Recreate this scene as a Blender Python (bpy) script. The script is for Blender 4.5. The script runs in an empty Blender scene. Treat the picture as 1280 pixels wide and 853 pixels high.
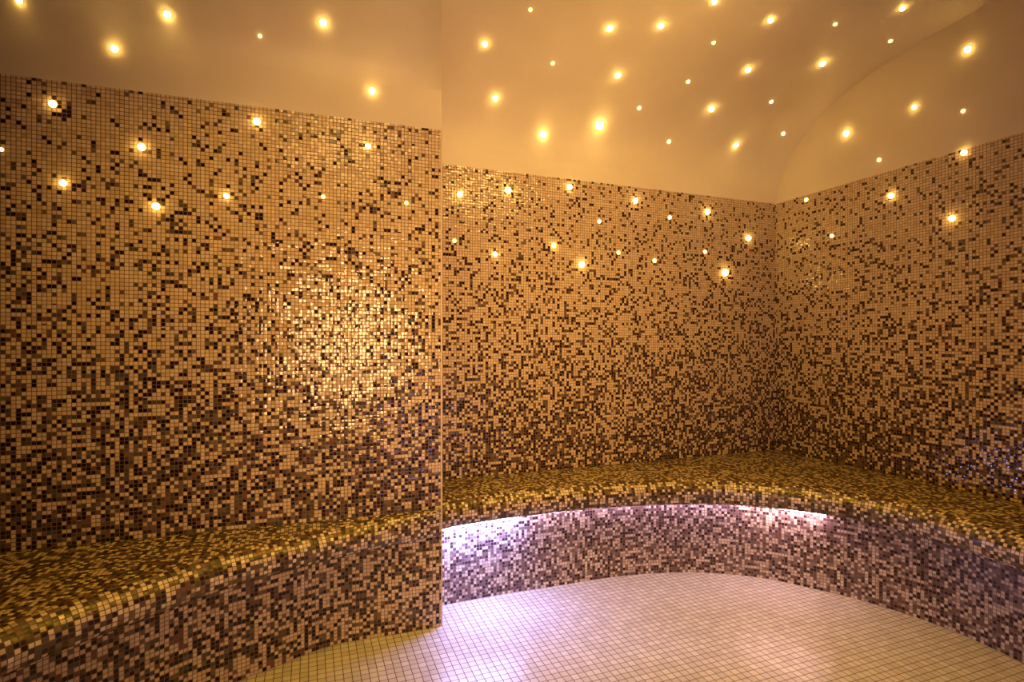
import bpy, bmesh, math
from mathutils import Vector, noise
from mathutils.bvhtree import BVHTree

COL = bpy.context.scene.collection
F_PX, EYE = 680.0, 1.2

# ------------------------------------------------------------------ helpers
def tag(o, label=None, cat=None, group=None, kind=None):
    if label: o["label"] = label
    if cat: o["category"] = cat
    if group: o["group"] = group
    if kind: o["kind"] = kind
    return o

def mesh(name, verts, faces, uvs=None, mats=(), midx=None, parent=None, smooth=False):
    """verts list, faces list of index tuples, uvs: list per face of list per corner"""
    me = bpy.data.meshes.new(name)
    me.from_pydata([tuple(v) for v in verts], [], faces)
    if uvs is not None:
        ul = me.uv_layers.new(name="UVMap")
        k = 0
        for f in uvs:
            for c in f:
                ul.data[k].uv = c
                k += 1
    for m in mats: me.materials.append(m)
    for i, p in enumerate(me.polygons):
        p.use_smooth = smooth
        if midx: p.material_index = midx[i]
    me.update()
    o = bpy.data.objects.new(name, me)
    COL.objects.link(o)
    if parent: o.parent = parent
    return o

def spline(pts, n):
    """Catmull-Rom through 2D points, resampled at n equal arc steps"""
    P = [Vector(p) for p in pts]
    P = [2*P[0]-P[1]] + P + [2*P[-1]-P[-2]]
    out = []
    for i in range(1, len(P)-2):
        for k in range(24):
            t = k/24
            a, b, c, d = P[i-1], P[i], P[i+1], P[i+2]
            out.append(0.5*((2*b)+(c-a)*t+(2*a-5*b+4*c-d)*t*t+(3*b-a-3*c+d)*t**3))
    out.append(P[-2].copy())
    L = [0]
    for i in range(1, len(out)): L.append(L[-1]+(out[i]-out[i-1]).length)
    res = []; j = 0
    for k in range(n):
        s = L[-1]*k/(n-1)
        while j < len(L)-2 and L[j+1] < s: j += 1
        w = (s-L[j])/max(1e-9, L[j+1]-L[j])
        res.append(out[j].lerp(out[j+1], min(1, w)))
    return res

def interp(x, tab):
    if x <= tab[0][0]: return tab[0][1]
    for (a, b), (c, d) in zip(tab, tab[1:]):
        if x <= c:
            t = (x-a)/(c-a)
            return b+(d-b)*t
    return tab[-1][1]

# ------------------------------------------------------------------ materials
class NT:
    def __init__(s, name):
        s.m = bpy.data.materials.new(name); s.m.use_nodes = True
        s.t = s.m.node_tree; s.t.nodes.clear()
        s.out = s.t.nodes.new("ShaderNodeOutputMaterial")
    def n(s, typ, **kw):
        nd = s.t.nodes.new(typ)
        for k, v in kw.items():
            setattr(nd, k, v)
        return nd
    def put(s, sock, v):
        if isinstance(v, bpy.types.NodeSocket): s.t.links.new(v, sock)
        elif v is not None: sock.default_value = v
    def math(s, op, a, b=None, c=None, clamp=False):
        nd = s.n("ShaderNodeMath", operation=op, use_clamp=clamp)
        for i, v in enumerate((a, b, c)):
            if v is not None: s.put(nd.inputs[i], v)
        return nd.outputs[0]
    def vmath(s, op, a, b=None, scale=None):
        nd = s.n("ShaderNodeVectorMath", operation=op)
        s.put(nd.inputs[0], a)
        if b is not None: s.put(nd.inputs[1], b)
        if scale is not None: s.put(nd.inputs["Scale"], scale)
        return nd.outputs[0]
    def mix(s, f, a, b):
        nd = s.n("ShaderNodeMix", data_type='RGBA')
        s.put(nd.inputs[0], f); s.put(nd.inputs[6], a); s.put(nd.inputs[7], b)
        return nd.outputs[2]
    def ramp(s, f, stops, interp='LINEAR'):
        nd = s.n("ShaderNodeValToRGB"); cr = nd.color_ramp; cr.interpolation = interp
        while len(cr.elements) < len(stops): cr.elements.new(0.5)
        for e, (p, c) in zip(cr.elements, stops):
            e.position = p; e.color = (*c, 1)
        s.put(nd.inputs[0], f)
        return nd.outputs[0]

def tile_mat(name, pitch, light, dark=None, grad=None, grout=(.13, .085, .05), gw=.07, rough=.11,
             tilt=.17, pillow=.12, spec=.5, cluster=.5):
    T = NT(name)
    uv = T.n("ShaderNodeUVMap", uv_map="UVMap").outputs[0]
    sc = T.vmath("SCALE", uv, scale=1/pitch)
    cell = T.vmath("FLOOR", sc)
    cell = T.vmath("ADD", cell, (.37, .41, .13))
    fr = T.vmath("FRACTION", sc)
    wn = T.n("ShaderNodeTexWhiteNoise", noise_dimensions='2D'); T.put(wn.inputs["Vector"], cell)
    wn2 = T.n("ShaderNodeTexWhiteNoise", noise_dimensions='2D'); T.put(wn2.inputs["Vector"], T.vmath("ADD", cell, (57.1, 13.7, 0)))
    sp = T.n("ShaderNodeSeparateColor"); T.put(sp.inputs[0], wn2.outputs["Color"])
    col = T.ramp(sp.outputs[0], light, 'CONSTANT')
    if dark:
        ns = T.n("ShaderNodeTexNoise", noise_dimensions='2D'); T.put(ns.inputs["Vector"], T.vmath("SCALE", cell, scale=.22))
        ns.inputs["Detail"].default_value = 2
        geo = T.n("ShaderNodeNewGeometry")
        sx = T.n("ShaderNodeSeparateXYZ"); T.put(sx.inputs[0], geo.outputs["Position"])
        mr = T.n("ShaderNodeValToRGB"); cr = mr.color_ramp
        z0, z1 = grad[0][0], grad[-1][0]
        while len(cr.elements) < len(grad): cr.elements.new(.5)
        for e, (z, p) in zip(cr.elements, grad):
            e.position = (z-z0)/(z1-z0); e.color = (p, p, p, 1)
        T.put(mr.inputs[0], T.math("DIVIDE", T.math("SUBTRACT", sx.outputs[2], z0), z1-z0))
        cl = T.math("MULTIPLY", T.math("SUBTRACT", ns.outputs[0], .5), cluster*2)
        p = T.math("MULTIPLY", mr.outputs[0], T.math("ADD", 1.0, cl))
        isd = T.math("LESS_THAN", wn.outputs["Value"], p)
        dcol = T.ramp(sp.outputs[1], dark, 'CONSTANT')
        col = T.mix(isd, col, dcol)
    sf = T.n("ShaderNodeSeparateXYZ"); T.put(sf.inputs[0], fr)
    ex = T.math("ABSOLUTE", T.math("SUBTRACT", sf.outputs[0], .5))
    ey = T.math("ABSOLUTE", T.math("SUBTRACT", sf.outputs[1], .5))
    edge = T.math("MAXIMUM", ex, ey)
    g = T.math("GREATER_THAN", edge, .5-gw)
    col = T.mix(g, col, (*grout, 1))
    # per-tile tilt and pillowed glass surface
    geo2 = T.n("ShaderNodeNewGeometry")
    tg = T.n("ShaderNodeTangent", direction_type='UV_MAP', uv_map="UVMap")
    bt = T.vmath("CROSS_PRODUCT", geo2.outputs["Normal"], tg.outputs[0])
    tx = T.math("ADD", T.math("MULTIPLY", T.math("SUBTRACT", sf.outputs[0], .5), pillow),
                T.math("MULTIPLY", T.math("SUBTRACT", sp.outputs[2], .5), tilt))
    ty = T.math("ADD", T.math("MULTIPLY", T.math("SUBTRACT", sf.outputs[1], .5), pillow),
                T.math("MULTIPLY", T.math("SUBTRACT", wn2.outputs["Value"], .5), tilt))
    nv = T.vmath("ADD", geo2.outputs["Normal"], T.vmath("ADD", T.vmath("SCALE", tg.outputs[0], scale=tx),
                                                      T.vmath("SCALE", bt, scale=ty)))
    nv = T.vmath("NORMALIZE", nv)
    b = T.n("ShaderNodeBsdfPrincipled")
    T.put(b.inputs["Base Color"], col)
    T.put(b.inputs["Roughness"], T.math("ADD", rough, T.math("MULTIPLY", g, .5)))
    b.inputs["Specular IOR Level"].default_value = spec
    T.put(b.inputs["Normal"], nv)
    T.t.links.new(b.outputs[0], T.out.inputs[0])
    return T.m

CREAM = [(0, (.60, .47, .33)), (.3, (.66, .53, .38)), (.6, (.55, .43, .30)), (.8, (.62, .46, .32)), (.93, (.50, .36, .25))]
DARK = [(0, (.022, .010, .009)), (.34, (.052, .026, .020)), (.52, (.11, .080, .055)), (.64, (.17, .13, .095)),
        (.78, (.09, .085, .070)), (.92, (.18, .09, .06))]
CREAM_F = [(0, (.60, .50, .42)), (.3, (.50, .41, .35)), (.55, (.66, .56, .47)), (.8, (.42, .33, .29))]
DARK_F = [(0, (.040, .020, .022)), (.26, (.09, .055, .06)), (.45, (.16, .11, .11)), (.7, (.24, .18, .17)), (.88, (.18, .10, .08))]
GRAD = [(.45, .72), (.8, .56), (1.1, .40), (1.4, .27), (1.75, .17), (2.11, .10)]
PITCH = .0142
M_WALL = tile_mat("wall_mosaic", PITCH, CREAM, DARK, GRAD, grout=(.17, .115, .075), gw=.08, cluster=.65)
M_FACE = tile_mat("bench_face_mosaic", PITCH, CREAM_F, DARK_F, [(0, .58), (.4, .62), (.6, .62)], grout=(.17, .13, .11), gw=.085, cluster=.3)
M_SEAT = tile_mat("bench_seat_mosaic", PITCH, CREAM_F, DARK, [(0, .55), (.45, .55), (.6, .66)], gw=.085, rough=.3, spec=.8, tilt=.25, cluster=.3)
M_WALL_LOW = tile_mat("left_bench_mosaic", PITCH, CREAM, DARK, [(0, .50), (.4, .56), (.6, .60)], grout=(.17, .12, .08), gw=.08, cluster=.3)
M_FLOOR = tile_mat("floor_tiles", .0295, [(0, (.52, .50, .52)), (.3, (.56, .54, .56)), (.6, (.49, .47, .49)), (.85, (.59, .57, .59))],
                   grout=(.13, .09, .08), gw=.045, rough=.3, tilt=.02, pillow=.08, spec=.4)

def plaster():
    T = NT("vault_plaster")
    tc = T.n("ShaderNodeNewGeometry")
    ns = T.n("ShaderNodeTexNoise"); ns.inputs["Scale"].default_value = 1.7; ns.inputs["Detail"].default_value = 5
    T.put(ns.inputs["Vector"], tc.outputs["Position"])
    col = T.ramp(ns.outputs[0], [(.3, (.62, .54, .43)), (.7, (.72, .64, .52))])
    n2 = T.n("ShaderNodeTexNoise"); n2.inputs["Scale"].default_value = 160; n2.inputs["Detail"].default_value = 2
    T.put(n2.inputs["Vector"], tc.outputs["Position"])
    bp = T.n("ShaderNodeBump"); bp.inputs["Strength"].default_value = .12; bp.inputs["Distance"].default_value = .002
    T.put(bp.inputs["Height"], n2.outputs[0])
    b = T.n("ShaderNodeBsdfPrincipled"); T.put(b.inputs["Base Color"], col)
    b.inputs["Roughness"].default_value = .45; b.inputs["Specular IOR Level"].default_value = .3
    T.put(b.inputs["Normal"], bp.outputs[0])
    T.t.links.new(b.outputs[0], T.out.inputs[0])
    return T.m
M_PLASTER = plaster()

def emit(name, col, strength, rim=None, rim_strength=None):
    T = NT(name)
    e = T.n("ShaderNodeEmission")
    if rim:
        lw = T.n("ShaderNodeLayerWeight"); lw.inputs[0].default_value = .5
        k = T.math("POWER", lw.outputs["Facing"], 1.2)
        T.put(e.inputs[0], T.mix(k, (*col, 1), (*rim, 1)))
        T.put(e.inputs[1], T.math("ADD", strength, T.math("MULTIPLY", k, rim_strength-strength)))
    else:
        e.inputs[0].default_value = (*col, 1); e.inputs[1].default_value = strength
    T.t.links.new(e.outputs[0], T.out.inputs[0])
    return T.m
def simple(name, col, rough=.4, metal=0):
    T = NT(name)
    ns = T.n("ShaderNodeTexNoise"); ns.inputs["Scale"].default_value = 40
    c = T.mix(ns.outputs[0], (*[x*.85 for x in col], 1), (*[min(1, x*1.1) for x in col], 1))
    b = T.n("ShaderNodeBsdfPrincipled"); T.put(b.inputs["Base Color"], c)
    b.inputs["Roughness"].default_value = rough; b.inputs["Metallic"].default_value = metal
    T.t.links.new(b.outputs[0], T.out.inputs[0]); return T.m
M_LENS = emit("star_lens", (1, .72, .22), 60.0, (1, .50, .05), 5)
M_LENS_DIM = emit("star_lens_dim", (1, .62, .18), 12.0, (1, .42, .05), 2)
M_COLLAR = simple("brass_collar", (.75, .55, .25), .3, 1)
M_DROP_GLINT = simple("condensation", (.98, .86, .45), .15, 0)  # clear water droplets, their golden glint painted into the base colour
M_TRIM = simple("pale_corner_profile", (.62, .50, .38), .35)
M_LED_A = emit("led_cool_white", (.42, .43, 1.0), 400.0)
M_LED_B = emit("led_warm_white", (1.0, .64, .72), 80.0)
M_LED_C = emit("led_dim_white", (.85, .62, .95), 26.0)

# ------------------------------------------------------------------ plan of the room
P1 = Vector((-.300, 2.320))                 # free edge of the left wall
DL = Vector((1.425, .487)).normalized()     # direction of the left wall
C = Vector((1.718, 3.540))                  # far corner
DB = (C-Vector((-.352, 2.753))).normalized()
DR = Vector((.482, -1.202)).normalized()    # right wall, towards the camera
BN = Vector((DB.y, -DB.x))                  # from the back wall into the room
L0 = P1-DL*2.95
R1 = C+DR*5.4
ZT = 2.111                                  # top of the mosaic
RET = None
# return of the left block: from P1 back to the back wall
t = (C-P1).dot(BN)                          # P1 sits -t in front of the back wall
RET = P1+BN*t
FR = L0+Vector((DL.y, -DL.x))*4.3

def vault_right(d):
    return interp(d, [(0, 2.20), (.006, 2.26), (.02, 2.315), (.045, 2.365), (.08, 2.41), (.134, 2.460), (.243, 2.530), (.392, 2.598), (.531, 2.645),
                      (.681, 2.682), (.886, 2.712), (1.14, 2.737), (1.6, 2.77), (2.3, 2.79), (3.2, 2.76), (4.0, 2.68), (5.6, 2.3)])
def vault_left(d):
    return interp(d, [(0, 2.27), (.006, 2.305), (.02, 2.34), (.045, 2.372), (.1, 2.415), (.18, 2.460), (.3, 2.51), (.6, 2.60), (1.0, 2.67), (1.5, 2.72), (2.0, 2.745), (3.0, 2.74), (4.0, 2.62), (5.2, 2.3)])

def panel(name, A, B, z0, zs, label, side_uv=0.0, mats=None, thick=.08, out=None):
    """wall from A to B with the mosaic up to zs[0] and plaster up to zs[1]; real thickness away from the room"""
    d = (B-A).normalized(); L = (B-A).length
    n = Vector((-d.y, d.x))*thick if out is None else out*thick
    V = []; Fc = []; U = []; MI = []
    def q(pts, uv, mi):
        k = len(V); V.extend(pts); Fc.append(tuple(range(k, k+len(pts)))); U.append(uv); MI.append(mi)
    a3 = lambda p, z: Vector((p.x, p.y, z))
    zm, zt = zs
    q([a3(A, z0), a3(B, z0), a3(B, zm), a3(A, zm)], [(side_uv, z0), (side_uv+L, z0), (side_uv+L, zm), (side_uv, zm)], 0)
    if zt > zm:
        q([a3(A, zm), a3(B, zm), a3(B, zt), a3(A, zt)], [(0, 0), (L, 0), (L, 1), (0, 1)], 1)
    A2, B2 = A+n, B+n
    q([a3(B2, z0), a3(A2, z0), a3(A2, zt), a3(B2, zt)], [(0, 0), (L, 0), (L, 1), (0, 1)], 1)
    q([a3(A, zt), a3(B, zt), a3(B2, zt), a3(A2, zt)], [(0, 0), (L, 0), (L, 1), (0, 1)], 1)
    q([a3(A, z0), a3(A, zt), a3(A2, zt), a3(A2, z0)], [(0, 0), (0, 1), (1, 1), (1, 0)], 1)
    q([a3(B, z0), a3(B2, z0), a3(B2, zt), a3(B, zt)], [(0, 0), (0, 1), (1, 1), (1, 0)], 1)
    o = mesh(name, V, Fc, U, [M_WALL, M_PLASTER], MI)
    return tag(o, label, "wall", kind="structure")

# back wall, right wall and the closing walls behind the camera
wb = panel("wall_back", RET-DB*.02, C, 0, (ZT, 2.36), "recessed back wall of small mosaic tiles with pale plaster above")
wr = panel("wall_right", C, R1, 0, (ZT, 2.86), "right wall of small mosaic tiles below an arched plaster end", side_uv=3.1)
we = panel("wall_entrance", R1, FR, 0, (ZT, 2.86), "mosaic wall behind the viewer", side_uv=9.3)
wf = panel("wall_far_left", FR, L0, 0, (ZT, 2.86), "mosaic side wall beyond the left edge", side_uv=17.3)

# left block: front face plus return, one solid mesh
def left_block():
    V = []; Fc = []; U = []; MI = []
    def q(pts, uv, mi):
        k = len(V); V.extend(pts); Fc.append(tuple(range(k, k+len(pts)))); U.append(uv); MI.append(mi)
    a3 = lambda p, z: (p.x, p.y, z)
    L = (P1-L0).length; W = (RET-P1).length
    q([a3(L0, 0), a3(P1, 0), a3(P1, ZT), a3(L0, ZT)], [(-L, 0), (0, 0), (0, ZT), (-L, ZT)], 0)
    q([a3(L0, ZT), a3(P1, ZT), a3(P1, 2.36), a3(L0, 2.36)], [(0, 0)]*4, 1)
    q([a3(P1, 0), a3(RET, 0), a3(RET, ZT), a3(P1, ZT)], [(0, 0), (W, 0), (W, ZT), (0, ZT)], 0)
    q([a3(P1, ZT), a3(RET, ZT), a3(RET, 2.75), a3(P1, 2.75)], [(0, 0)]*4, 1)
    LB = L0+Vector((-DL.y, DL.x))*.4
    q([a3(RET, 0), a3(LB, 0), a3(LB, 2.36), a3(RET, 2.36)], [(0, 0)]*4, 1)
    q([a3(L0, 0), a3(L0, 2.36), a3(LB, 2.36), a3(LB, 0)], [(0, 0)]*4, 1)
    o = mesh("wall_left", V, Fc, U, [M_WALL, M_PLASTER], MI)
    return tag(o, "projecting left wall of small mosaic tiles ending in a sharp vertical corner", "wall", kind="structure")
wl = left_block()

# thin vertical corner profile on the free edge of the left wall
def corner_profile():
    w = .006
    a = P1+Vector((DL.y, -DL.x))*.0025+DL*.0025
    pts = [a, a-DL*w, P1-DL*w+Vector((-DL.y, DL.x))*.002, P1-DL*.001+Vector((-DL.y, DL.x))*.004,
           P1-BN*w+DL*.0003, a-BN*w]
    V = [(p.x, p.y, z) for z in (0, ZT) for p in pts]; n = len(pts)
    Fc = [(i, (i+1) % n, (i+1) % n+n, i+n) for i in range(n)]+[tuple(range(n-1, -1, -1)), tuple(range(n, 2*n))]
    o = mesh("trim_1", V, Fc, None, [M_TRIM])
    tag(o, "thin pale corner profile along the vertical edge of the left wall", "trim", kind="structure")
corner_profile()

# floor, one polygon in plan with thickness
def floor():
    g = Vector((math.cos(math.radians(20.5)), math.sin(math.radians(20.5)))); h = Vector((-g.y, g.x))
    loop = [L0, P1, RET, C, R1, FR]
    n = len(loop)
    V = [(p.x, p.y, 0) for p in loop]+[(p.x, p.y, -.1) for p in loop]
    Fc = [tuple(range(n))[::-1], tuple(range(n, 2*n))]+[(i, (i+1) % n, (i+1) % n+n, i+n) for i in range(n)]
    U = []
    for f in Fc: U.append([((Vector(V[i][:2])).dot(g), (Vector(V[i][:2])).dot(h)) for i in f])
    o = mesh("floor", V, Fc, U, [M_FLOOR])
    tag(o, "cream square tiled floor with thin brown joints", "floor", kind="structure")
    return o
fl = floor()

# ceiling: two vaulted sheets, the left one a little lower, with the step between them
def ceiling():
    V = []; Fc = []
    ds = [0, .003, .006, .012, .02, .03, .045, .06, .08, .105, .134, .18, .243, .31, .392, .46, .531, .6, .681, .78, .886, 1.0, 1.14, 1.35, 1.6, 1.9, 2.3, 2.8, 3.2, 3.6, 4.0, 4.5, 5.0, 5.6]
    nx = 60
    Wl = (C-RET).length+.25
    def cove(s_from_right, d):
        # rounded plaster fillet in the far corner
        k = max(0, 1-s_from_right/.30)*max(0, 1-d/.55)
        return .10*k*k
    for d in ds:
        for i in range(nx+1):
            # denser near the right wall
            s = Wl*(1-(1-i/nx)**1.6)
            p = C-DB*(Wl-s)+BN*d
            # right end lies in the right wall plane
            e = C+DR*(d/DR.dot(BN))
            p = e-DB*(Wl-s)
            V.append((p.x, p.y, vault_right(d)-cove((Wl-s), d)))
    for j in range(len(ds)-1):
        for i in range(nx):
            a = j*(nx+1)+i
            Fc.append((a, a+1, a+nx+2, a+nx+1))
    base = len(V)
    # left sheet
    NL = Vector((DL.y, -DL.x))
    rows = []
    dl = [0, .003, .006, .012, .02, .03, .045, .07, .1, .14, .2, .3, .45, .6, .8, 1.0, 1.25, 1.5, 2.0, 2.5, 3.0, 3.5, 4.0, 4.4]
    E0 = P1; E1 = Vector((-.02, .10))
    for d in dl:
        # right end on the line from P1 towards the viewer
        A = L0+NL*d
        r = (E1-E0)
        # solve A + x*DL = E0 + y*r
        den = DL.x*(-r.y)-DL.y*(-r.x)
        q = E0-A
        x = (q.x*(-r.y)-q.y*(-r.x))/den
        row = []
        for i in range(21):
            p = A+DL*(x*i/20)
            row.append(len(V)); V.append((p.x, p.y, vault_left(d)))
        rows.append(row)
    for r0, r1 in zip(rows, rows[1:]):
        for i in range(20): Fc.append((r0[i], r0[i+1], r1[i+1], r1[i]))
    # riser
    ed = [r[-1] for r in rows]; k = len(V)
    for e in ed: V.append((V[e][0], V[e][1], 2.84))
    for i in range(len(ed)-1): Fc.append((ed[i], k+i, k+i+1, ed[i+1]))
    o = mesh("ceiling", V, Fc, None, [M_PLASTER], smooth=True)
    o.data.polygons.foreach_set("use_smooth", [True]*len(o.data.polygons))
    tag(o, "pale plaster vaulted ceiling glowing amber", "ceiling", kind="structure")
    return o
ce = ceiling()

# ------------------------------------------------------------------ benches
def bench_sweep(root, N, Fp, Wp, seat_z=.505, lip=.39, face_mat=None):
    """N nose path, Fp face path at the floor, Wp wall path, all the same length"""
    n = len(N)
    L = [0]
    for i in range(1, n): L.append(L[-1]+(N[i]-N[i-1]).length)
    g = Vector((math.cos(math.radians(20.5)), math.sin(math.radians(20.5)))); h = Vector((-g.y, g.x))
    # ---- seat with rounded nose and lip
    V = []; Fc = []; U = []
    R = .068
    prof = []      # (offset back from nose, z, arc v)
    steps = 9
    v = 0
    prev = None
    for k in range(steps+1):
        a = math.pi/2*k/steps
        o, z = R-R*math.sin(a), seat_z-R+R*math.cos(a)
        if prev: v += math.hypot(o-prev[0], z-prev[1])
        prof.append((o, z, v)); prev = (o, z)
    for (o, z) in ((.004, lip+.012), (.012, lip+.002), (.024, lip)):
        v += math.hypot(o-prev[0], z-prev[1]); prof.append((o, z, v)); prev = (o, z)
    m = len(prof)
    cols = []
    nseat = 6
    for i in range(n):
        back = (Wp[i]-N[i]); bl = back.length
        bd = (Fp[i]-N[i]); bdl = bd.length
        dirn = bd.normalized() if bdl > 1e-4 else Vector((DL.y, -DL.x))*-1
        sc = min(1.0, bdl/.085)            # the rounding dies out where the overhang does
        col = []
        top = N[i]+dirn*(R*sc)
        for k in range(nseat):
            p = Wp[i].lerp(top, k/nseat)
            zz = seat_z+.004-.004*k/nseat
            col.append((p.x, p.y, zz))
        for (o, z, _) in prof:
            p = N[i]+dirn*(o*sc)
            col.append((p.x, p.y, z))
        p = Fp[i]+dirn*(.004 if bdl > .05 else 0)
        col.append((p.x, p.y, lip))
        cols.append(col)
    k = len(cols[0])
    for c in cols: V.extend(c)
    for i in range(n-1):
        for j in range(k-1):
            q = (i*k+j, i*k+j+1, (i+1)*k+j+1, (i+1)*k+j)
            Fc.append(q)
            if j < nseat:
                U.append([(Vector(V[x][:2]).dot(g), Vector(V[x][:2]).dot(h)) for x in q])
            elif j < nseat+m-1:
                a, b = prof[j-nseat][2], prof[j-nseat+1][2]
                U.append([(L[i], -a), (L[i], -b), (L[i+1], -b), (L[i+1], -a)])
            else:
                U.append([(L[i], 0), (L[i], .1), (L[i+1], .1), (L[i+1], 0)])
    seat = mesh("seat", V, Fc, U, [M_SEAT], parent=root, smooth=True)
    # ---- front panel
    V = []; Fc = []; U = []
    LF = [0]
    for i in range(1, n): LF.append(LF[-1]+(Fp[i]-Fp[i-1]).length)
    for i in range(n):
        for z in (0, .1, .2, .3, lip): V.append((Fp[i].x, Fp[i].y, z))
    zs = (0, .1, .2, .3, lip)
    for i in range(n-1):
        for j in range(4):
            q = (i*5+j, (i+1)*5+j, (i+1)*5+j+1, i*5+j+1)
            Fc.append(q)
            U.append([(LF[i]+31, zs[j]), (LF[i+1]+31, zs[j]), (LF[i+1]+31, zs[j+1]), (LF[i]+31, zs[j+1])])
    face = mesh("front_panel", V, Fc, U, [face_mat or M_FACE], parent=root, smooth=True)
    return seat, face

def led(root, N, Fp, i0, i1, mat, z=.383, back=.6, label=None):
    V = []; Fc = []
    for i in range(i0, i1+1):
        d = (Fp[i]-N[i])
        p = N[i]+d*back; q = p+d.normalized()*.008
        for (a, zz) in ((p, z), (q, z), (q, z-.006), (p+(q-p)*.3, z-.007), (p, z-.005)):
            V.append((a.x, a.y, zz))
    m = i1-i0+1
    for i in range(m-1):
        for j in range(5):
            Fc.append((i*5+j, i*5+(j+1) % 5, (i+1)*5+(j+1) % 5, (i+1)*5+j))
    Fc += [(0, 1, 2, 3, 4), tuple((m-1)*5+k for k in (4, 3, 2, 1, 0))]
    o = mesh("light_strip", V, Fc, None, [mat], parent=root, smooth=False)
    if label: o["label"] = label
    return o

def ray_wall(c, p):
    """from c through p to the back/right walls"""
    d = (p-c).normalized(); best = None
    for A, D in ((C, DB), (C, DR)):
        den = d.x*(-D.y)+D.x*d.y
        if abs(den) < 1e-6: continue
        q = A-c
        tt = (q.x*(-D.y)+D.x*q.y)/den
        if tt > 0 and (best is None or tt < best): best = tt
    return c+d*best

NB = spline([(-.299, 2.350), (-.25, 2.387), (-.17, 2.43), (.07, 2.54), (.335, 2.63), (.62, 2.695), (.925, 2.725), (1.18, 2.69), (1.40, 2.60),
             (1.56, 2.475), (1.67, 2.34), (1.74, 2.17), (1.79, 2.0), (1.83, 1.75), (1.85, 1.4), (1.86, .9), (1.86, .2), (1.86, -.6)], 160)
FB = spline([(-.346, 2.475), (-.30, 2.502), (-.21, 2.54), (.0, 2.62), (.237, 2.70), (.45, 2.775), (.67, 2.83), (.96, 2.855), (1.27, 2.79),
             (1.48, 2.66), (1.63, 2.545), (1.82, 2.31), (1.92, 2.04), (1.96, 1.75), (1.98, 1.4), (1.98, .9), (1.98, .2), (1.98, -.6)], 600)
# pair every nose point with the nearest face point so that the overhang is square to the edge
FBm = []; j = 0
for i, p in enumerate(NB):
    best = min(range(j, len(FB)), key=lambda k: (FB[k]-p).length if k-j < 60 else 9)
    j = best; FBm.append(FB[best])
cc = Vector((.3, 1.4))
WB = []
for p in NB:
    w = ray_wall(cc, p) if p.y > 1.4 else None
    if w is None:
        s = (p-C).dot(Vector((0, 1)))/DR.y
        w = C+DR*s
    w = w-(w-p).normalized()*.003
    if (w-RET).dot(DB) < .012: w = RET+DB*.012+BN*.003
    WB.append(w)
i = min(range(len(WB)), key=lambda k: (WB[k]-C).length); WB[i] = C.copy()
# keep the hidden start of the bench in line with the block's return
br = bpy.data.objects.new("mosaic_bench", None); COL.objects.link(br)
tag(br, "curved mosaic bench with overhanging rounded seat lit from below, sweeping round the recess", "bench")
seat_b, face_b = bench_sweep(br, NB, FBm, WB)

def idx_at(u):   # bench station seen at picture column u
    return min((k for k in range(len(NB)) if NB[k].y > .5), key=lambda k: abs(640+F_PX*NB[k].x/NB[k].y-u))
led(br, NB, FBm, 0, idx_at(650), M_LED_A, z=.380, back=.42, label="bright cool white light strip under the left end of the seat")
led(br, NB, FBm, idx_at(650), idx_at(930), M_LED_C, label="dim pinkish light strip under the middle of the seat")
led(br, NB, FBm, idx_at(930), idx_at(1026), M_LED_B, label="pinkish white light strip under the far seat")

# left bench
NLp = spline([(-1.30, .1), (-1.31, .6), (-1.29, 1.0), (-1.237, 1.315), (-1.12, 1.53), (-.96, 1.765), (-.76, 1.965), (-.54, 2.14), (-.40, 2.245), (-.305, 2.312)], 110)
FLp = spline([(-1.42, .1), (-1.43, .6), (-1.41, 1.0), (-1.36, 1.35), (-1.22, 1.62), (-1.06, 1.85), (-.90, 2.0), (-.80, 2.10), (-.71, 2.172), (-.6, 2.213), (-.45, 2.263), (-.303, 2.315)], 500)
FLm = []; j = 0
for i, p in enumerate(NLp):
    best = min(range(j, len(FLp)), key=lambda k: (FLp[k]-p).length if k-j < 80 else 9)
    j = best; FLm.append(FLp[best])
FLm[-1] = FLp[-1]
FLm = [q+Vector((DL.y, -DL.x))*interp(q.x, [(-.9, 0), (-.7, .004), (-.3, .006)]) for q in FLm]
NLp = [q+Vector((DL.y, -DL.x))*interp(q.x, [(-.6, 0), (-.3, .006)]) for q in NLp]
WL = []
for i, p in enumerate(NLp):
    f = i/(len(NLp)-1)
    w = L0.lerp(P1-DL*.004, f)
    # wall point: blend from far left to the corner, pushed by the station
    s = interp(f, [(0, 0.15), (.5, 1.15), (.7, 1.75), (.85, 2.25), (.95, 2.68), (1, 2.945)])
    WL.append(L0+DL*s+Vector((DL.y, -DL.x))*.003)
bl = bpy.data.objects.new("mosaic_bench", None); COL.objects.link(bl)
tag(bl, "left mosaic bench with a golden rounded edge running into the projecting wall", "bench")
seat_l, face_l = bench_sweep(bl, NLp, FLm, WL, seat_z=.49, lip=.385, face_mat=M_WALL_LOW)

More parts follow.
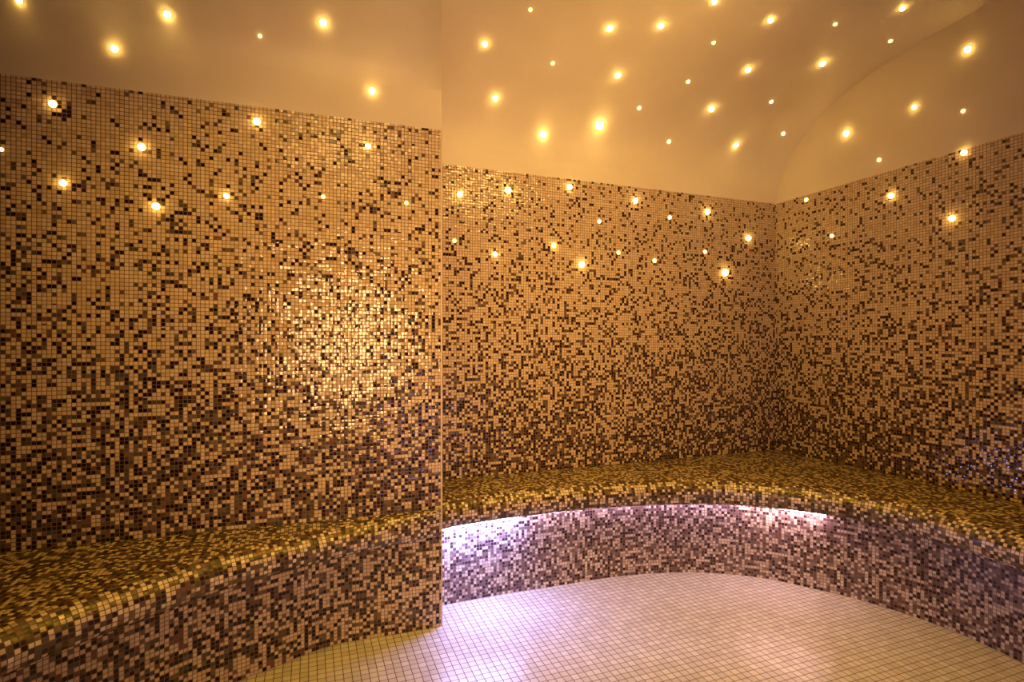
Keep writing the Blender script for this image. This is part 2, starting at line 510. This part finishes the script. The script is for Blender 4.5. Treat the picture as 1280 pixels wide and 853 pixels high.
# ------------------------------------------------------------------ star lights
STARS = [
 (24, 1, 2, "c"), (209, 18, 3, "c"), (143, 61, 3, "c"), (66, 130, 3, "w"), (177, 184, 3, "w"), (79, 229, 2.6, "w"), (195, 258, 3, "w"),
 (2, 187, 1, "w"), (404, 28, 3, "c"), (325, 45, 1, "c"), (465, 114, 2.6, "c"), (321, 152, 3, "w"), (283, 245, 2, "w"), (404, 246, 1, "w"),
 (460, 183, 2, "w"), (508, 254, 1, "w"),
 (606, 55, 2, ""), (663, 12, 1, ""), (691, 79, 1, ""), (619, 123, 2, ""), (762, 35, 2.6, ""), (826, 32, 2.4, ""), (772, 94, 2, ""),
 (860, 102, 1, ""), (679, 168, 3, ""), (749, 157, 4, ""), (799, 135, 1, ""), (836, 177, 1, ""), (893, 2, 2, ""), (963, 25, 2, ""), (892, 53, 1, ""),
 (935, 87, 2, ""), (1028, 79, 2.4, ""), (889, 136, 2, ""), (964, 127, 1, ""), (920, 181, 1.6, ""), (979, 167, 1, ""), (1044, 30, 1, ""),
 (1128, 10, 2, ""), (1113, 51, 1, ""), (1210, 62, 2.6, ""), (1058, 167, 2.2, ""), (1143, 134, 1.4, ""), (1204, 139, 1, ""), (1099, 200, 1, ""),
 (1205, 191, 2, ""), (1114, 245, 2, ""), (1190, 273, 2.4, ""), (1040, 295, 1, ""), (1008, 250, 1, ""),
 (575, 243, 2, ""), (635, 238, 2.6, ""), (712, 234, 2, ""), (794, 251, 2, ""), (884, 265, 2, ""), (837, 272, 1, ""), (749, 277, 1, ""),
 (568, 301, 1, ""), (619, 318, 1.5, ""), (692, 307, 1.6, ""), (773, 316, 1, ""), (727, 331, 2.6, ""), (818, 326, 1.2, ""), (881, 315, 1, ""),
 (935, 298, 2, ""), (906, 341, 3, "")]

def crystal(bm_r, segs=14, rings=4):
    """faceted cut-glass dome, flat side on the surface (z=0), bulging to +z"""
    V = []; Fc = []
    for r in range(rings):
        a = math.pi/2*r/rings
        rr = math.cos(a); zz = math.sin(a)*1.0
        for s in range(segs):
            th = 2*math.pi*(s+(r % 2)*.5)/segs
            V.append((rr*math.cos(th), rr*math.sin(th), zz if r else -.2))
    V.append((0, 0, 1.0)); top = len(V)-1
    for r in range(rings-1):
        for s in range(segs):
            a, b = r*segs+s, r*segs+(s+1) % segs
            c, d = (r+1)*segs+s, (r+1)*segs+(s+1) % segs
            if r % 2 == 0: Fc += [(a, b, c), (b, d, c)]
            else: Fc += [(a, b, d), (a, d, c)]
    for s in range(segs): Fc.append(((rings-1)*segs+s, (rings-1)*segs+(s+1) % segs, top))
    return V, Fc
def ring(segs=20):
    V = []; Fc = []
    prof = [(1.0, -.2), (1.16, -.2), (1.20, .06), (1.12, .14), (1.0, .12)]
    for s in range(segs):
        th = 2*math.pi*s/segs
        for r, z in prof: V.append((r*math.cos(th), r*math.sin(th), z))
    m = len(prof)
    for s in range(segs):
        for k in range(m):
            Fc.append((s*m+k, ((s+1) % segs)*m+k, ((s+1) % segs)*m+(k+1) % m, s*m+(k+1) % m))
    return V, Fc
cv, cf = crystal(1); rv, rf = ring()
lens_me = bpy.data.meshes.new("lens"); lens_me.from_pydata(cv, [], cf); lens_me.materials.append(M_LENS)
dim_me = bpy.data.meshes.new("dim_lens"); dim_me.from_pydata(cv, [], cf); dim_me.materials.append(M_LENS_DIM)
ring_me = bpy.data.meshes.new("collar"); ring_me.from_pydata(rv, [], rf); ring_me.materials.append(M_COLLAR)

surf = []
for o in (wb, wr, wl, ce):
    surf.append((o, BVHTree.FromPolygons([v.co for v in o.data.vertices], [p.vertices[:] for p in o.data.polygons])))
PXR = {1: 2.6}
def hit(u, v):
    d = Vector(((u-640)/F_PX, 1, -(v-430)/F_PX)).normalized()
    best = None
    for o, b in surf:
        r = b.ray_cast(Vector((0, 0, EYE)), d)
        if r[0] and (best is None or r[3] < best[2]): best = (r[0], r[1], r[3], o)
    p, n, dist, o = best
    if n.dot(d) > 0: n = -n
    return p, n, o
def star(u, v, size, label):
    p, n, o = hit(u, v)
    r = (1.5+.95*size)*p.y/F_PX
    root = bpy.data.objects.new("star_light", None); COL.objects.link(root)
    root.location = p; root.rotation_mode = 'QUATERNION'
    root.rotation_quaternion = n.to_track_quat('Z', 'Y')
    le = bpy.data.objects.new("lens", lens_me if size > 1.3 else dim_me); COL.objects.link(le); le.parent = root; le.scale = (r, r, r)
    co = bpy.data.objects.new("collar", ring_me); COL.objects.link(co); co.parent = root; co.scale = (r, r, r)
    where = {"wall_back": "back wall", "wall_right": "right wall", "wall_left": "left wall", "ceiling": "ceiling"}[o.name]
    tag(root, label or ("star light on "+where), "light", "fibre optic star lights on the vault and walls")
    return where
LABELS = ['star light cut by the top edge of the photo at the far left',
 'very bright star light on the ceiling close to the top edge, above the left wall',
 'bright star light on the ceiling above left wall, left of and below very bright one', "bright star light near the top of the left wall's mosaic, leftmost of the big ones", 'bright star light on the left wall directly above the lowest big one',
 'star light on the left wall, lower left, straight below the leftmost big one',
 'lowest big star light on the left wall, right of the lower-left one',
 'dim star light cut by the left edge of the photo on the mosaic',
 'bright star light on the ceiling above the middle of the left wall, near top edge',
 'single tiny dim star light on the ceiling above the left wall',
 'star light on the pale plaster near the upper right corner of the left wall',
 'bright star light just under the top row of tiles in the middle of left wall',
 'medium star light on the left wall mosaic beside the lowest big one, to its right',
 'tiny dim star light on the left wall between the medium one and the faint one', "medium star light just under the top row of tiles near the left wall's free corner", 'faint tiny star light on the left wall nearest to its free vertical corner',
 'medium star light on the ceiling just right of the wall step, the upper of two',
 'tiny star light near the top edge, in the gap between wall step and twin pair',
 'tiny star light below the left of the twin pair, toward the wall step',
 'soft amber star light on the ceiling just right of the wall step, lower of two',
 'bright ceiling star light near the top edge, left one of the twin pair',
 'bright ceiling star light near the top edge, right one of the twin pair',
 'medium ceiling star light directly below the left one of the twin pair',
 'tiny amber star light on the ceiling midway between twin pair and row above back wall',
 'bright star light above the back wall, just left of the largest of all',
 'largest and brightest star light of all, on the vault above the back wall',
 'small star light up and to the right of the largest one',
 'small star light right of the largest one, low on the vault',
 'star light cut by the top edge of the photo right of the twin pair',
 'medium amber star light near the top edge in the right half of the vault',
 'tiny amber star light directly below the one cut by top edge, right of twin pair', "medium star light in the middle of the vault's right half, below amber one at top", 'bright star light on the vault just left of the arch line',
 'medium star light halfway between the largest one and the arch line', "tiny star light near the middle of the vault's right half, below the medium pair", 'medium star light low on the vault above the far end of the back wall',
 'tiny star light close to the foot of the arch line, near the far corner',
 'tiny star light near the top edge left of the medium one at upper right',
 'medium star light at the upper right, near the top edge and the arch line',
 'small amber star light touching the arch line at upper right',
 'bright star light high on the right plaster end, the largest one under the arch',
 'bright star light on the right plaster end nearest to the far corner',
 'small star light in the middle of the right plaster end, left one of two',
 'tiny star light in the middle of the right plaster end, right one of two',
 'tiny dim star light on the right plaster end just above the tile edge',
 'star light on the top row of tiles of the right wall',
 'star light on the right wall mosaic just under the tile edge, midway along',
 'brightest star light on the right wall mosaic, lowest toward the right',
 'tiny yellow star light on the right wall mosaic, lowest near the far corner',
 'tiny star light on the tile edge of the right wall right beside the far corner',
 'star light on the back wall nearest to the wall step in the top row',
 'bright star light second from the wall step in the top row of the back wall',
 'star light third from the wall step in top row of back wall, below largest one',
 'star light fourth from the wall step in the top row of the back wall',
 'star light last in the top row of the back wall, toward the far corner', "tiny dim star light between the last two of the back wall's top row",
 "tiny dim star light below and between the third and fourth of back wall's top row", 'tiny dim star light low on the back wall beside the wall step',
 'small star light low on the back wall below the second of the top row',
 'small star light on the back wall between lowest left one and tiny one below fourth',
 'tiny star light on the back wall directly right of the bright lower one in middle',
 'bright star light low in the middle of the back wall',
 'tiny star light on the back wall halfway between the two bright lower ones',
 'tiny dim star light just above and left of the lowest bright one on back wall',
 'bright star light on the back wall closest to the far corner',
 'lowest and brightest star light on the back wall, near the far corner']
for (u, v, s, w), lb in zip(STARS, LABELS):
    star(u, v, s, lb)

# ------------------------------------------------------------------ condensation beads on the vault, golden glint in their colour
def droplets():
    import random
    rnd = random.Random(4)
    V = []; Fc = []
    spots = [(1150+90*rnd.random(), 24*rnd.random()**1.5) for _ in range(150)]
    spots += [(1020+120*rnd.random(), 4+40*rnd.random()) for _ in range(30)]
    for u, v in spots:
        if v > 22-(u-1190)*.45: continue
        p, n, o = hit(u, v)
        if o.name != "ceiling": continue
        t = n.cross(Vector((0, 1, .1))).normalized(); b = n.cross(t)
        r = .0012+.0014*rnd.random(); k = len(V)
        for ring_i, (rr, zz) in enumerate(((1, -.1), (.8, .45))):
            for q in range(6):
                a = q*math.pi/3
                V.append(p+(t*math.cos(a)+b*math.sin(a))*r*rr+n*r*zz)
        V.append(p+n*r*.75)
        for q in range(6):
            a, c = k+q, k+(q+1) % 6
            Fc.append((a, c, c+6, a+6)); Fc.append((a+6, c+6, k+12))
    o = mesh("water_droplets", V, Fc, None, [M_DROP_GLINT], smooth=True)
    tag(o, "fine golden glints of condensation on the vault at the upper right", "droplets", kind="stuff")
droplets()

# ------------------------------------------------------------------ lamps and added fill lights
def area(name, loc, target, size, energy, col, size_y=None, spread=None):
    l = bpy.data.lights.new(name, 'AREA'); l.energy = energy; l.color = col
    l.shape = 'RECTANGLE'; l.size = size; l.size_y = size_y or size
    if spread: l.spread = spread
    o = bpy.data.objects.new(name, l); COL.objects.link(o)
    o.location = loc
    o.rotation_mode = 'QUATERNION'
    o.rotation_quaternion = (Vector(target)-Vector(loc)).to_track_quat('-Z', 'Y')
    return o
area("warm_lamp", (.32, -.40, 1.22), (.05, 2.5, 1.22), .6, 13, (1, .58, .26), size_y=.8, spread=math.radians(88))
area("golden_top_fill", (.75, 1.68, 2.60), (.8, 2.1, 0), 1.2, 14, (1, .57, .03), size_y=.55, spread=math.radians(110))  # added unseen panel, boosts the stars' golden light on the back bench
area("golden_top_fill", (-.72, 1.25, 2.50), (-1.0, 1.7, 0), .8, 5.0, (1, .57, .03), size_y=.25, spread=math.radians(110))  # smaller added panel, gilds the left bench from above
area("golden_vault_fill", (.75, 1.6, 2.50), (.55, 3.2, 2.1), .8, 5.2, (1, .60, .16), size_y=.12, spread=math.radians(120))  # added fill out of view, brightens the back wall top and plaster
area("golden_vault_fill", (-.25, 1.15, 2.42), (-.65, 2.2, 2.05), .5, 1.3, (1, .60, .18), size_y=.3, spread=math.radians(110))  # weaker added fill, lifts the top of the left wall
area("opposite_bench_lamp", (.8, -1.1, .35), (.9, 3, .5), 2.0, 3.5, (1, .52, .42), size_y=.06)
area("violet_bench_lamp", (1.3, -.2, .40), (1.9, 2.5, .2), 1.2, 5, (.50, .36, 1.0), size_y=.06)

# ------------------------------------------------------------------ world, camera
w = bpy.data.worlds.new("world"); bpy.context.scene.world = w; w.use_nodes = True
w.node_tree.nodes["Background"].inputs[0].default_value = (.02, .013, .006, 1)
w.node_tree.nodes["Background"].inputs[1].default_value = 1
cam = bpy.data.cameras.new("camera"); co = bpy.data.objects.new("camera", cam); COL.objects.link(co)
co.location = (0, 0, EYE); co.rotation_euler = (math.radians(90), 0, 0)
cam.sensor_width = 36; cam.lens = 36*F_PX/1280; cam.shift_y = 3.5/1280
cam.clip_start = .02
bpy.context.scene.camera = co
sc = bpy.context.scene
sc.view_settings.view_transform = 'Standard'
sc.view_settings.look = 'Medium High Contrast'
sc.view_settings.exposure = -.06

# turn the whole room so that its walls follow the world axes
from mathutils import Matrix
ROT = Matrix.Rotation(-math.atan2(DL.y, DL.x), 4, 'Z')
bpy.context.view_layer.update()
for o in list(bpy.context.scene.objects):
    if o.type == 'MESH' and o.name.split('.')[0] not in ("lens", "collar"):
        o.data.transform(ROT)
    elif o.parent is None and o.name.split('.')[0] != "mosaic_bench":
        o.matrix_world = ROT @ o.matrix_world
